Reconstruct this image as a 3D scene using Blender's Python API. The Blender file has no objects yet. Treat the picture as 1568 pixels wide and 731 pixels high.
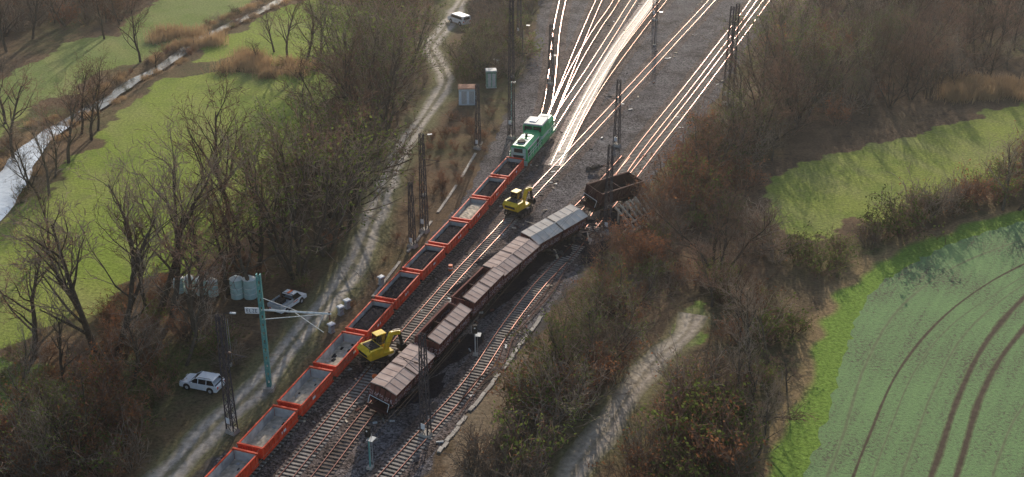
import bpy, math, random
import numpy as np
from mathutils import Vector, Matrix, Euler
R=random.Random(7)
# ---------------- survey calibration: flat-ground coordinates measured from the photograph ----------------
F=1900.0; CX=784.0; CY=365.5; H=78.0; TH=math.radians(25.94)
cT,sT=math.cos(TH),math.sin(TH)
def G(px,py,z=0.0):
    u=(px-CX)/F; v=(py-CY)/F
    d=(u, cT-v*sT, -sT-v*cT)
    t=(H-z)/(-d[2])
    return Vector((d[0]*t,d[1]*t,z))
def hfrom(xb,yb,yt):
    Y=G(xb,yb).y; v=(yt-CY)/F
    return H+(-sT-v*cT)/(cT-v*sT)*Y
scene=bpy.context.scene
def link(o,parent=None):
    scene.collection.objects.link(o)
    if parent: o.parent=parent
    return o
# ---------------- materials ----------------
def mat(name,col,rough=0.7,metal=0.0,var=0.25,scale=3.0,spec=0.3,rnd=0.0,col2=None,detail=5,bump=0.0,transl=0.0):
    m=bpy.data.materials.new(name); m.use_nodes=True
    nt=m.node_tree; N=nt.nodes; L=nt.links; b=N['Principled BSDF']
    tc=N.new('ShaderNodeTexCoord'); nz=N.new('ShaderNodeTexNoise'); nz.inputs['Scale'].default_value=scale; nz.inputs['Detail'].default_value=detail
    L.new(tc.outputs['Object'],nz.inputs['Vector'])
    cr=N.new('ShaderNodeValToRGB'); cr.color_ramp.elements[0].position=0.3; cr.color_ramp.elements[1].position=0.7
    c2=col2 if col2 else tuple(c*(1+var) for c in col); c1=col if col2 else tuple(c*(1-var) for c in col)
    cr.color_ramp.elements[0].color=(*c1,1); cr.color_ramp.elements[1].color=(*c2,1)
    L.new(nz.outputs['Fac'],cr.inputs['Fac'])
    out=cr.outputs['Color']
    if rnd>0:
        oi=N.new('ShaderNodeObjectInfo'); mr=N.new('ShaderNodeMapRange'); mr.inputs['To Min'].default_value=1-rnd; mr.inputs['To Max'].default_value=1+rnd
        L.new(oi.outputs['Random'],mr.inputs['Value'])
        mx=N.new('ShaderNodeVectorMath'); mx.operation='SCALE'; L.new(out,mx.inputs[0]); L.new(mr.outputs['Result'],mx.inputs['Scale']); out=mx.outputs['Vector']
    L.new(out,b.inputs['Base Color'])
    b.inputs['Roughness'].default_value=rough; b.inputs['Metallic'].default_value=metal
    b.inputs['Specular IOR Level'].default_value=spec
    if bump>0:
        bp=N.new('ShaderNodeBump'); bp.inputs['Strength'].default_value=bump; bp.inputs['Distance'].default_value=0.1
        L.new(nz.outputs['Fac'],bp.inputs['Height']); L.new(bp.outputs['Normal'],b.inputs['Normal'])
    if transl>0:
        df=N.new('ShaderNodeBsdfDiffuse'); L.new(out,df.inputs['Color'])
        tr=N.new('ShaderNodeBsdfTranslucent'); L.new(out,tr.inputs['Color']); ms=N.new('ShaderNodeMixShader'); ms.inputs[0].default_value=transl
        L.new(df.outputs[0],ms.inputs[1]); L.new(tr.outputs[0],ms.inputs[2]); L.new(ms.outputs[0],N['Material Output'].inputs['Surface'])
    return m
# ---------------- mesh builder ----------------
class B:
    def __init__(s): s.v=[];s.f=[];s.m=[];s.mats=[]
    def mi(s,m):
        if m not in s.mats: s.mats.append(m)
        return s.mats.index(m)
    def add(s,vs,fs,m,M=None):
        o=len(s.v); k=s.mi(m)
        for p in vs:
            p=Vector(p)
            if M: p=M@p
            s.v.append(tuple(p))
        for f in fs: s.f.append([i+o for i in f]); s.m.append(k)
    def box(s,c,d,m,M=None,taper=1.0,tx=None):
        x,y,z=[a/2 for a in d]; tx=taper if tx is None else tx
        vs=[(-x,-y,-z),(x,-y,-z),(x,y,-z),(-x,y,-z),(-x*tx,-y*taper,z),(x*tx,-y*taper,z),(x*tx,y*taper,z),(-x*tx,y*taper,z)]
        vs=[(a+c[0],b+c[1],e+c[2]) for a,b,e in vs]
        s.add(vs,[(0,3,2,1),(4,5,6,7),(0,1,5,4),(1,2,6,5),(2,3,7,6),(3,0,4,7)],m,M)
    def cyl(s,p0,p1,r,m,n=12,r1=None,M=None,cap=True):
        p0=Vector(p0);p1=Vector(p1); r1=r if r1 is None else r1
        d=(p1-p0).normalized(); a=d.orthogonal().normalized(); b=d.cross(a)
        vs=[]
        for p,rr in((p0,r),(p1,r1)):
            for i in range(n):
                t=2*math.pi*i/n; vs.append(p+a*math.cos(t)*rr+b*math.sin(t)*rr)
        fs=[(i,(i+1)%n,n+(i+1)%n,n+i) for i in range(n)]
        if cap: fs+= [tuple(range(n-1,-1,-1)),tuple(range(n,2*n))]
        s.add(vs,fs,m,M)
    def prism(s,prof,y0,y1,m,M=None,inset=None):
        n=len(prof); vs=[(x,y0,z) for x,z in prof]+[(x,y1,z) for x,z in prof]
        fs=[tuple(range(n)),tuple(range(2*n-1,n-1,-1))]+[(i,i+n,(i+1)%n+n,(i+1)%n) for i in range(n)]
        s.add(vs,fs,m,M)
    def prismx(s,prof,x0,x1,m,M=None):
        n=len(prof); vs=[(x0,y,z) for y,z in prof]+[(x1,y,z) for y,z in prof]
        fs=[tuple(range(n-1,-1,-1)),tuple(range(n,2*n))]+[(i,(i+1)%n,(i+1)%n+n,i+n) for i in range(n)]
        s.add(vs,fs,m,M)
    def mesh(s,name):
        me=bpy.data.meshes.new(name); me.from_pydata(s.v,[],s.f)
        for m in s.mats: me.materials.append(m)
        me.polygons.foreach_set('material_index',s.m); me.update(); return me
    def obj(s,name,loc=(0,0,0),rot=0,parent=None,bevel=0,recalc=True):
        me=s.mesh(name)
        if recalc:
            import bmesh
            bm=bmesh.new(); bm.from_mesh(me); bmesh.ops.recalc_face_normals(bm,faces=bm.faces); bm.to_mesh(me); bm.free()
        o=bpy.data.objects.new(name,me); o.location=loc
        o.rotation_euler=(0,0,rot) if not isinstance(rot,(tuple,Euler)) else rot
        if bevel:
            md=o.modifiers.new('bevel','BEVEL'); md.width=bevel; md.segments=2; md.limit_method='ANGLE'
        return link(o,parent)
# ---------------- numpy helpers ----------------
def vnoise(x,y,sc,seed):
    x=np.asarray(x)/sc; y=np.asarray(y)/sc
    xi=np.floor(x).astype(np.int64); yi=np.floor(y).astype(np.int64); fx=x-xi; fy=y-yi
    fx=fx*fx*(3-2*fx); fy=fy*fy*(3-2*fy)
    def h(a,b):
        n=(a*374761393+b*668265263+seed*1442695041)&0x7fffffff
        n=((n^(n>>13))*1274126177)&0x7fffffff
        return ((n^(n>>16))&0xffff)/65535.0
    return (h(xi,yi)*(1-fx)+h(xi+1,yi)*fx)*(1-fy)+(h(xi,yi+1)*(1-fx)+h(xi+1,yi+1)*fx)*fy
def inpoly(x,y,poly):
    x=np.asarray(x,float); y=np.asarray(y,float)
    ins=np.zeros(x.shape,bool); n=len(poly)
    for i in range(n):
        x0,y0=poly[i]; x1,y1=poly[(i+1)%n]
        if y0==y1: continue
        c=((y0>y)!=(y1>y))&(x<(x1-x0)*(y-y0)/(y1-y0)+x0); ins^=c
    return ins
def W(pl,z=0.0): return [tuple(G(a,b,z).xy) for a,b in pl]
def smooth(pts,step=1.0):
    P=[Vector((p[0],p[1],0)) for p in pts]; P=[P[0]*2-P[1]]+P+[P[-1]*2-P[-2]]
    out=[]
    for i in range(1,len(P)-2):
        a,b,c,d=P[i-1:i+3]; n=max(2,int((c-b).length/0.5))
        for k in range(n):
            t=k/n; out.append(0.5*((2*b)+(c-a)*t+(2*a-5*b+4*c-d)*t*t+(3*b-a-3*c+d)*t**3))
    out.append(P[-2])
    res=[out[0]]; acc=0
    for i in range(1,len(out)):
        seg=(out[i]-out[i-1]); l=seg.length
        while acc+l>=step and l>0:
            t=(step-acc)/l; q=out[i-1].lerp(out[i],t); res.append(q); out[i-1]=q; l=(out[i]-q).length; acc=0
        acc+=l
    return res
def distline(x,y,line):
    A=np.array([(p[0],p[1]) for p in line]); d=np.full(np.shape(x),1e9)
    for i in range(len(A)-1):
        ax,ay=A[i]; bx,by=A[i+1]; vx,vy=bx-ax,by-ay; L=vx*vx+vy*vy+1e-9
        t=np.clip(((x-ax)*vx+(y-ay)*vy)/L,0,1); d=np.minimum(d,np.hypot(x-ax-t*vx,y-ay-t*vy))
    return d
# ---------------- layout ----------------
M1=W([(-150,420),(-60,350),(0,335),(55,305),(105,262),(150,215),(182,165),(215,135),(270,118),(350,105),(430,112),(505,112),(520,135),(490,190),(465,260),(420,330),(350,385),(250,430),(170,450),(60,510),(0,540),(-150,600)])
M2=W([(285,92),(350,55),(420,18),(470,0),(540,10),(530,80),(440,98),(360,88)])
M3=W([(-150,300),(-60,250),(0,215),(60,165),(130,122),(190,98),(240,84),(330,40),(390,0),(440,-40),(300,-40),(230,10),(180,50),(90,70),(30,110),(-150,170)])
M5=W([(-60,560),(40,570),(85,590),(60,620),(0,640),(-60,700)])
M6=W([(1155,335),(1175,290),(1230,250),(1300,232),(1400,205),(1500,172),(1568,152),(1750,100),(1750,220),(1568,255),(1500,270),(1420,300),(1330,335),(1240,380),(1190,365)])
M7=W([(1010,510),(1045,460),(1070,455),(1080,480),(1040,530),(990,560)])
CROPL=[(1130,900),(1212,731),(1245,650),(1272,570),(1290,510),(1312,460),(1365,415),(1450,372),(1568,335),(1700,300)]
CROP=W(CROPL+[(2100,300),(2100,900)])
BORD=smooth(W(CROPL),2)
STREAM=smooth(W([(-120,430),(-40,350),(5,295),(35,240),(70,205),(110,180),(160,152),(205,120),(245,100),(300,62),(345,38),(410,8),(470,-25)]),2)
TRACKP=smooth(W([(120,840),(190,780),(262,722),(330,650),(390,598),(432,545),(468,500),(505,460),(545,402),(566,350),(586,300),(602,258),(624,215),(656,170),(682,125),(672,98),(660,72),(685,38),(702,10),(725,-30)]),1)
PATHP=smooth(W([(840,800),(882,715),(925,660),(965,600),(1010,545),(1048,512),(1062,480)]),1)
BALL=W([(240,800),(320,722),(455,590),(560,478),(640,390),(700,318),(745,240),(790,150),(820,60),(830,-60),(1260,-60),(1185,10),(1110,130),(1050,215),(985,290),(930,375),(880,425),(800,530),(700,655),(600,800)])
SOFT=W([(640,800),(740,640),(820,540),(900,440),(960,370),(1010,300),(1080,210),(1150,110),(1220,0),(1270,0),(1190,130),(1110,250),(1060,330),(1000,400),(890,520),(810,640),(740,800)])
# ---------------- ground ----------------
def grid_axis(lo,hi,st,out):
    a=np.arange(lo,hi+st/2,st); L=-np.geomspace(5,out,14)[::-1]+lo; U=np.geomspace(5,out,14)+hi
    return np.concatenate([L,a,U])
xs=grid_axis(-160,160,0.5,3000); ys=grid_axis(85,330,0.5,3000)
X,Y=np.meshgrid(xs,ys); nx,ny=len(xs),len(ys)
dx=(vnoise(X,Y,7,1)-.5)*5+(vnoise(X,Y,1.7,2)-.5)*2.2; dy=(vnoise(X,Y,7,3)-.5)*5+(vnoise(X,Y,1.7,4)-.5)*2.2
Xn,Yn=X+dx,Y+dy
n1=vnoise(X,Y,14,5); n2=vnoise(X,Y,3.5,6); n3=vnoise(X,Y,0.9,7); n4=vnoise(X+Y*.6,Y*.25-X*.1,4,8)
col=np.zeros(X.shape+(3,))
def mixc(mask,c,k=1.0):
    global col
    m=(mask*k)[...,None]; col=col*(1-m)+np.array(c)*m
mixc(np.ones(X.shape),(0.12,0.083,0.052))
mixc(np.clip(n2*1.6-.5,0,1),(0.19,0.125,0.073),.8)
mixc(np.clip(n1*2-.9,0,1)*np.clip(n3*1.5,0,1),(0.10,0.14,0.04),.8)
mixc(np.clip(n3*2-1.1,0,1),(0.065,0.046,0.032),.7)
gcol=(0.22,0.29,0.048)
for k,(P,c) in enumerate([(M1,gcol),(M2,gcol),(M3,(0.20,0.245,0.08)),(M5,(0.10,0.17,0.045)),(M6,(0.24,0.28,0.06)),(M7,(0.14,0.24,0.04))]):
    ins=inpoly(Xn,Yn,P).astype(float)
    mixc(ins,c,0.93)
    mixc(ins*np.clip(n1*2.2-1.0,0,1),(0.30,0.31,0.085),.6)
    mixc(ins*np.clip(n2*2-1.0,0,1),(0.135,0.195,0.038),.6)
    mixc(ins*np.clip(n4*2.4-1.2,0,1),(0.28,0.28,0.105),.55)
    mixc(ins*np.clip(n3*2-1.2,0,1),(0.24,0.22,0.10),.5)
ds=distline(X,Y,STREAM)
mixc(np.clip((5.2-ds-n2*3)/1.2,0,1),(0.30,0.20,0.11),.8)
mixc(np.clip((3.2-ds-n2*1.5)/1.0,0,1),(0.07,0.052,0.036),.75)
db=distline(X,Y,BORD)
mixc(np.clip((4.6-db+n2*2-1)/1.0,0,1),(0.27,0.19,0.10),.75)
mixc(np.clip((2.8-db+n2*2.0-1.0)/.8,0,1),(0.16,0.265,0.045),.9)
so=inpoly(Xn,Yn,SOFT).astype(float); mixc(so,(0.25,0.19,0.13),.7)
dt=distline(X,Y,TRACKP); mixc(np.clip((4.6-dt-n2*1.5)/1.5,0,1),(0.17,0.165,0.085),.75)
dp=distline(X,Y,PATHP); mixc(np.clip((3.6-dp-n2*1.5)/1.2,0,1),(0.19,0.18,0.09),.7)
ba=inpoly(X+dx*.6,Y+dy*.6,BALL).astype(float); mixc(ba,(0.09,0.08,0.072),.95)
Z=np.zeros(X.shape)-np.clip((3.4-ds)/1.5,0,1)*0.9
verts=np.stack([X,Y,Z],-1).reshape(-1,3)
idx=np.arange(nx*ny).reshape(ny,nx)
faces=np.stack([idx[:-1,:-1],idx[:-1,1:],idx[1:,1:],idx[1:,:-1]],-1).reshape(-1,4)
me=bpy.data.meshes.new('ground'); me.vertices.add(len(verts)); me.vertices.foreach_set('co',verts.ravel())
me.loops.add(faces.size); me.loops.foreach_set('vertex_index',faces.ravel().astype(np.int32))
me.polygons.add(len(faces)); me.polygons.foreach_set('loop_start',np.arange(0,faces.size,4,dtype=np.int32)); me.polygons.foreach_set('loop_total',np.full(len(faces),4,dtype=np.int32))
me.update(calc_edges=True)
ca=me.color_attributes.new('zone','FLOAT_COLOR','POINT'); ca.data.foreach_set('color',np.concatenate([col,np.ones(X.shape+(1,))],-1).astype(np.float32).ravel())
gm=bpy.data.materials.new('ground_soil_grass'); gm.use_nodes=True; nt=gm.node_tree; N=nt.nodes; L=nt.links; b=N['Principled BSDF']
at=N.new('ShaderNodeAttribute'); at.attribute_name='zone'; tc=N.new('ShaderNodeTexCoord')
nz=N.new('ShaderNodeTexNoise'); nz.inputs['Scale'].default_value=2.2; nz.inputs['Detail'].default_value=8; nz.inputs['Roughness'].default_value=.7; L.new(tc.outputs['Object'],nz.inputs['Vector'])
mr=N.new('ShaderNodeMapRange'); mr.inputs['From Min'].default_value=.3; mr.inputs['From Max'].default_value=.7; mr.inputs['To Min'].default_value=.5; mr.inputs['To Max'].default_value=1.5; L.new(nz.outputs['Fac'],mr.inputs['Value'])
vm=N.new('ShaderNodeVectorMath'); vm.operation='SCALE'; L.new(at.outputs['Color'],vm.inputs[0]); L.new(mr.outputs['Result'],vm.inputs['Scale']); L.new(vm.outputs['Vector'],b.inputs['Base Color'])
b.inputs['Roughness'].default_value=1; b.inputs['Specular IOR Level'].default_value=.03
bp=N.new('ShaderNodeBump'); bp.inputs['Strength'].default_value=.7; bp.inputs['Distance'].default_value=.22; L.new(nz.outputs['Fac'],bp.inputs['Height']); L.new(bp.outputs['Normal'],b.inputs['Normal'])
me.materials.append(gm); link(bpy.data.objects.new('ground',me))
# ---------------- ribbons ----------------
def ribbon(name,line,w,z,m,cols=6,jit=0.0,wf=None,m2=None,split=1e9):
    vs=[];fs=[];uv=[]
    n=len(line)
    for i,p in enumerate(line):
        t=(line[min(i+1,n-1)]-line[max(i-1,0)]).normalized(); s=Vector((t.y,-t.x,0))
        ww=w*(1+jit*(float(vnoise(p.x,p.y,4,11))-.5))*(wf(i/n) if wf else 1)
        for k in range(cols+1):
            a=k/cols-.5; q=p+s*ww*a; vs.append((q.x,q.y,z)); uv.append((k/cols,i/ n*10))
    for i in range(n-1):
        for k in range(cols):
            a=i*(cols+1)+k; fs.append((a,a+1,a+cols+2,a+cols+1))
    me=bpy.data.meshes.new(name); me.from_pydata(vs,[],[f[::-1] for f in fs]); me.materials.append(m)
    if m2:
        me.materials.append(m2)
        for i,p_ in enumerate(me.polygons): p_.material_index=1 if (i//cols)/n>split else 0
    ul=me.uv_layers.new(name='UVMap')
    for lp in me.loops: ul.data[lp.index].uv=uv[lp.vertex_index]
    me.update()
    if me.polygons[0].normal.z<0: me.flip_normals()
    return link(bpy.data.objects.new(name,me))
def rutmat(name,cr_stops,nscale=1.2,warp=.12,bright=.45):
    m=bpy.data.materials.new(name); m.use_nodes=True; nt=m.node_tree;N=nt.nodes;L=nt.links;b=N['Principled BSDF']
    tc=N.new('ShaderNodeTexCoord'); sp=N.new('ShaderNodeSeparateXYZ'); L.new(tc.outputs['UV'],sp.inputs[0])
    nz=N.new('ShaderNodeTexNoise'); nz.inputs['Scale'].default_value=nscale; nz.inputs['Detail'].default_value=7; nz.inputs['Roughness'].default_value=.65; L.new(tc.outputs['Object'],nz.inputs['Vector'])
    ma=N.new('ShaderNodeMath'); ma.operation='MULTIPLY_ADD'; L.new(nz.outputs['Fac'],ma.inputs[0]); ma.inputs[1].default_value=warp*2; L.new(sp.outputs['X'],ma.inputs[2])
    m2=N.new('ShaderNodeMath'); m2.operation='SUBTRACT'; L.new(ma.outputs[0],m2.inputs[0]); m2.inputs[1].default_value=warp
    cr=N.new('ShaderNodeValToRGB'); e=cr.color_ramp.elements
    while len(e)<len(cr_stops): e.new(.5)
    for k,(p,c) in enumerate(cr_stops): e[k].position=p; e[k].color=(*c,1)
    L.new(m2.outputs[0],cr.inputs['Fac'])
    mr=N.new('ShaderNodeMapRange'); mr.inputs['From Min'].default_value=.3; mr.inputs['From Max'].default_value=.7; mr.inputs['To Min'].default_value=1-bright; mr.inputs['To Max'].default_value=1+bright
    nz2=N.new('ShaderNodeTexNoise'); nz2.inputs['Scale'].default_value=1.3; nz2.inputs['Detail'].default_value=9; nz2.inputs['Roughness'].default_value=.7; L.new(tc.outputs['Object'],nz2.inputs['Vector']); L.new(nz2.outputs['Fac'],mr.inputs['Value'])
    vm=N.new('ShaderNodeVectorMath'); vm.operation='SCALE'; L.new(cr.outputs['Color'],vm.inputs[0]); L.new(mr.outputs['Result'],vm.inputs['Scale']); L.new(vm.outputs['Vector'],b.inputs['Base Color'])
    b.inputs['Roughness'].default_value=1; b.inputs['Specular IOR Level'].default_value=.08
    bp=N.new('ShaderNodeBump'); bp.inputs['Strength'].default_value=.5; bp.inputs['Distance'].default_value=.08; L.new(nz2.outputs['Fac'],bp.inputs['Height']); L.new(bp.outputs['Normal'],b.inputs['Normal'])
    return m
g=(0.17,0.165,0.085); d=(0.43,0.38,0.32); e_=(.27,.24,.18)
ribbon('gravel_track',TRACKP,4.0,0.006,rutmat('gravel_track_ruts',[(0,g),(.12,e_),(.24,d),(.36,d),(.46,(.2,.18,.12)),(.56,(.2,.18,.12)),(.66,d),(.8,d),(.9,e_),(1,g)]),12,.5)
ribbon('muddy_path',PATHP,3.4,0.006,rutmat('muddy_path_ruts',[(0,(.17,.15,.09)),(.2,(.33,.28,.21)),(.4,(.40,.34,.27)),(.52,(.25,.21,.15)),(.7,(.38,.32,.26)),(1,(.17,.15,.09))]),10,.6)
wm=mat('stream_water_painted_glint',(0.62,0.66,0.68),rough=.18,metal=.4,spec=1.0,scale=1.5,bump=.35,var=.15)  # sun glitter painted in as a pale, part-metallic water colour
wm2=mat('stream_water_dark',(0.10,0.11,0.10),rough=.12,metal=.1,spec=.6,scale=1.5,bump=.25,var=.2)  # water's own dark colour, for the upper reach
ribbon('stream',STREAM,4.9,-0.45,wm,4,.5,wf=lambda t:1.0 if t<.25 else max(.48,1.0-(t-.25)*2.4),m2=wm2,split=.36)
# crop field
pA=G(1360,731); pB=G(1480,500); rowang=math.atan2(pB.y-pA.y,pB.x-pA.x)
cm=bpy.data.materials.new('young_crop_rows'); cm.use_nodes=True; nt=cm.node_tree;N=nt.nodes;L=nt.links;b=N['Principled BSDF']
tc=N.new('ShaderNodeTexCoord'); n_a=N.new('ShaderNodeTexNoise'); n_a.inputs['Scale'].default_value=2.6; n_a.inputs['Detail'].default_value=8; n_a.inputs['Roughness'].default_value=.78; L.new(tc.outputs['Object'],n_a.inputs['Vector'])
n_b=N.new('ShaderNodeTexNoise'); n_b.inputs['Scale'].default_value=.09; n_b.inputs['Detail'].default_value=4; L.new(tc.outputs['Object'],n_b.inputs['Vector'])
mp=N.new('ShaderNodeMapping'); mp.vector_type='POINT'; mp.inputs['Rotation'].default_value=(0,0,-rowang); L.new(tc.outputs['Object'],mp.inputs['Vector'])
mp2=N.new('ShaderNodeMapping'); mp2.inputs['Scale'].default_value=(.035,1.1,1); L.new(mp.outputs[0],mp2.inputs['Vector'])
n_c=N.new('ShaderNodeTexNoise'); n_c.inputs['Scale'].default_value=1.0; n_c.inputs['Detail'].default_value=3; L.new(mp2.outputs[0],n_c.inputs['Vector'])
ad0=N.new('ShaderNodeMath'); ad0.operation='MULTIPLY_ADD'; L.new(n_c.outputs['Fac'],ad0.inputs[0]); ad0.inputs[1].default_value=.25; L.new(n_a.outputs['Fac'],ad0.inputs[2])
ad=N.new('ShaderNodeMath'); ad.operation='MULTIPLY_ADD'; L.new(n_b.outputs['Fac'],ad.inputs[0]); ad.inputs[1].default_value=.35; L.new(ad0.outputs[0],ad.inputs[2])
cr=N.new('ShaderNodeValToRGB'); e=cr.color_ramp.elements; e[0].position=.67; e[0].color=(.13,.115,.08,1); e[1].position=.94; e[1].color=(.215,.33,.135,1); e.new(.78).color=(.18,.265,.12,1); L.new(ad.outputs[0],cr.inputs['Fac']); L.new(cr.outputs['Color'],b.inputs['Base Color'])
b.inputs['Roughness'].default_value=1; b.inputs['Specular IOR Level'].default_value=.05
bp=N.new('ShaderNodeBump'); bp.inputs['Strength'].default_value=.8; bp.inputs['Distance'].default_value=.18; L.new(n_a.outputs['Fac'],bp.inputs['Height']); L.new(bp.outputs['Normal'],b.inputs['Normal'])
def sheet(name,line,z,m):
    me=bpy.data.meshes.new(name); me.from_pydata([(p[0],p[1],z) for p in line],[],[list(range(len(line)))]); me.materials.append(m); me.update()
    if me.polygons[0].normal.z<0: me.flip_normals()
    return link(bpy.data.objects.new(name,me))
cl=[(p.x+(R.random()-.5)*.8+1.2,p.y+(R.random()-.5)*.8) for p in smooth(W(CROPL),1)]
sheet('crop_field',cl+W([(2100,300),(2100,900)]),0.012,cm)
cg=(.16,.21,.095); sl_=(.09,.068,.048)
soil=rutmat('tramline_soil',[(0,cg),(.3,sl_),(.7,sl_),(1,cg)],1.0,.2,.35)
faint=rutmat('drill_gap_soil',[(0,(.18,.26,.115)),(.35,(.155,.18,.095)),(.65,(.155,.18,.095)),(1,(.18,.26,.115))],.6,.3,.3)
for nm,pl,w,mm in [('tractor_rut',[(1415,760),(1440,690),(1465,615),(1500,540),(1545,480),(1600,425)],.95,soil),('tractor_rut',[(1455,760),(1475,695),(1500,612),(1535,545),(1580,492),(1640,440)],.95,soil),
    ('tractor_rut',[(1295,760),(1330,670),(1375,570),(1440,490),(1520,430),(1620,380)],.4,soil),('tractor_rut',[(1325,760),(1360,665),(1400,570),(1455,500),(1540,440),(1620,395)],.3,faint),
    ('tractor_rut',[(1255,760),(1290,670),(1325,560),(1380,470),(1470,405),(1600,355)],.5,faint),('tractor_rut',[(1370,760),(1400,675),(1432,592),(1475,515),(1540,455),(1620,405)],.4,faint),('tractor_rut',[(1510,760),(1530,700),(1555,640),(1600,580)],.4,faint)]:
    ribbon(nm,smooth(W(pl),1),w,0.018,mm,6,.5)
# ---------------- railway ----------------
def ballmat(name,base,lo,hi,rough=1,spec=.04):
    m=bpy.data.materials.new(name); m.use_nodes=True; nt=m.node_tree;N=nt.nodes;L=nt.links;b=N['Principled BSDF']
    tc=N.new('ShaderNodeTexCoord'); a=N.new('ShaderNodeTexNoise'); a.inputs['Scale'].default_value=.16; a.inputs['Detail'].default_value=9; a.inputs['Roughness'].default_value=.75; L.new(tc.outputs['Object'],a.inputs['Vector'])
    v=N.new('ShaderNodeTexVoronoi'); v.inputs['Scale'].default_value=5; L.new(tc.outputs['Object'],v.inputs['Vector'])
    cr=N.new('ShaderNodeValToRGB'); e=cr.color_ramp.elements; e[0].position=.36; e[0].color=(*lo,1); e[1].position=.66; e[1].color=(*hi,1); e.new(.5).color=(*base,1); L.new(a.outputs['Fac'],cr.inputs['Fac'])
    sx=N.new('ShaderNodeSeparateXYZ'); L.new(v.outputs['Color'],sx.inputs[0])
    mr=N.new('ShaderNodeMapRange'); mr.inputs['To Min'].default_value=.25; mr.inputs['To Max'].default_value=1.9; L.new(sx.outputs['X'],mr.inputs['Value'])
    vm=N.new('ShaderNodeVectorMath'); vm.operation='SCALE'; L.new(cr.outputs['Color'],vm.inputs[0]); L.new(mr.outputs['Result'],vm.inputs['Scale']); L.new(vm.outputs['Vector'],b.inputs['Base Color'])
    b.inputs['Roughness'].default_value=rough; b.inputs['Specular IOR Level'].default_value=spec
    bp=N.new('ShaderNodeBump'); bp.inputs['Strength'].default_value=.9; bp.inputs['Distance'].default_value=.08; L.new(v.outputs['Distance'],bp.inputs['Height']); L.new(bp.outputs['Normal'],b.inputs['Normal'])
    return m
bm1=ballmat('ballast_stone',(.10,.09,.092),(.05,.043,.041),(.145,.135,.135))
bm2=ballmat('ballast_bed',(.115,.088,.078),(.07,.054,.045),(.16,.135,.125))
bm3=ballmat('ballast_bed_painted_glare',(.22,.155,.135),(.13,.09,.075),(.30,.23,.20),.7,.05)  # bed colour lightened to paint in the low-sun glare streak
bl=[(p.x+(R.random()-.5)*1.0,p.y+(R.random()-.5)*1.0) for p in smooth(W([(240,800),(320,722),(455,590),(560,478),(640,390),(700,318),(745,240),(790,150),(820,60),(830,-60)]),1.2)]
br=[(p.x+(R.random()-.5)*1.0,p.y+(R.random()-.5)*1.0) for p in smooth(W([(1260,-60),(1185,10),(1110,130),(1050,215),(985,290),(930,375),(880,425),(800,530),(700,655),(600,800)]),1.2)]
sheet('ballast_field',bl+br,0.008,bm1)
railtop=mat('rail_head_steel',(.50,.25,.20),rough=.22,metal=1.0,var=.35,scale=.3); railside=mat('rail_rust',(.17,.08,.06),rough=.9,spec=.1)
slp=mat('sleeper_concrete',(.33,.29,.25),rough=.95,scale=1.3,var=.35,spec=.1); slw=mat('sleeper_timber',(.17,.13,.105),rough=.95,scale=1.3,var=.45,spec=.1)
slglare=mat('sleeper_timber_painted_glare',(.24,.16,.13),rough=.5,scale=1.3,var=.5,spec=.13)  # timber with the glare of the sun put into its paler colour
def track(pts,wood=False,z0=0.0,name='railway_track',glare=False):
    line=smooth(pts,0.62) ; bb=B(); n=len(line)
    prof=[(-.036,0),(-.036,.13),(-.04,.15),(-.028,.166),(0,.170),(.028,.166),(.04,.15),(.036,.13),(.036,0)]
    tang=[(line[min(i+1,n-1)]-line[max(i-1,0)]).normalized() for i in range(n)]
    for side in(-.7175,.7175):
        vs=[];st=2;ids=list(range(0,n,st)); 
        if ids[-1]!=n-1: ids.append(n-1)
        for i in ids:
            s=Vector((tang[i].y,-tang[i].x,0)); 
            for a,zz in prof: q=line[i]+s*(side+a); vs.append((q.x,q.y,z0+.12+zz))
        m=len(prof); top=[];sd=[]
        for i in range(len(ids)-1):
            for k in range(m-1):
                f=(i*m+k,(i+1)*m+k,(i+1)*m+k+1,i*m+k+1); (top if 2<=k<=5 else sd).append(f)
        bb.add(vs,top,railtop); bb.add(vs,sd,railside)
    for i in range(n):
        t=tang[i]; M=Matrix.Translation(line[i]+Vector((0,0,z0+.045)))@Matrix.Rotation(math.atan2(t.y,t.x)+R.uniform(-.02,.02),4,'Z')
        bb.box((0,0,.04),(.27,2.55,.15),slglare if glare else (slw if wood else slp),M,.93)
    vs=[];fs=[]
    for i in range(n):
        s=Vector((tang[i].y,-tang[i].x,0))
        for a,zz in((-2.3,.012),(-1.7,.075),(1.7,.075),(2.3,.012)):
            q=line[i]+s*(a*(1+R.uniform(-.05,.05) if abs(a)>2 else 1)); vs.append((q.x,q.y,z0+zz))
    for i in range(n-1):
        for k in range(3): fs.append((i*4+k,i*4+k+1,(i+1)*4+k+1,(i+1)*4+k))
    bb.add(vs,fs,bm3 if glare else bm2)
    bb.obj(name)
    return line
T1p=W([(210,870),(300,772),(355,715),(450,612),(548,505),(628,418),(705,338),(772,262)],2.3)+W([(828,220),(868,160),(905,105),(940,50),(978,-10),(1040,-100)])
T1=track(T1p)
T2=track(W([(395,790),(440,731),(548,600),(640,492),(700,424),(762,358),(812,302),(855,256),(900,208),(965,138),(1035,62),(1092,0),(1190,-110)]),z0=.004)
T2b=track(W([(430,800),(490,731),(560,640),(640,548),(730,458),(800,390),(870,335),(920,285),(960,240)]),wood=True,z0=.008)
T3=track(W([(525,810),(592,731),(660,655),(722,585),(775,505),(825,440),(868,395),(910,345),(955,290),(1000,232),(1070,142),(1168,10),(1255,-110)]),z0=.012)
T4=track(W([(905,345),(945,278),(985,222),(1050,140),(1100,75),(1150,8),(1230,-110)]),z0=.016)
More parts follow.
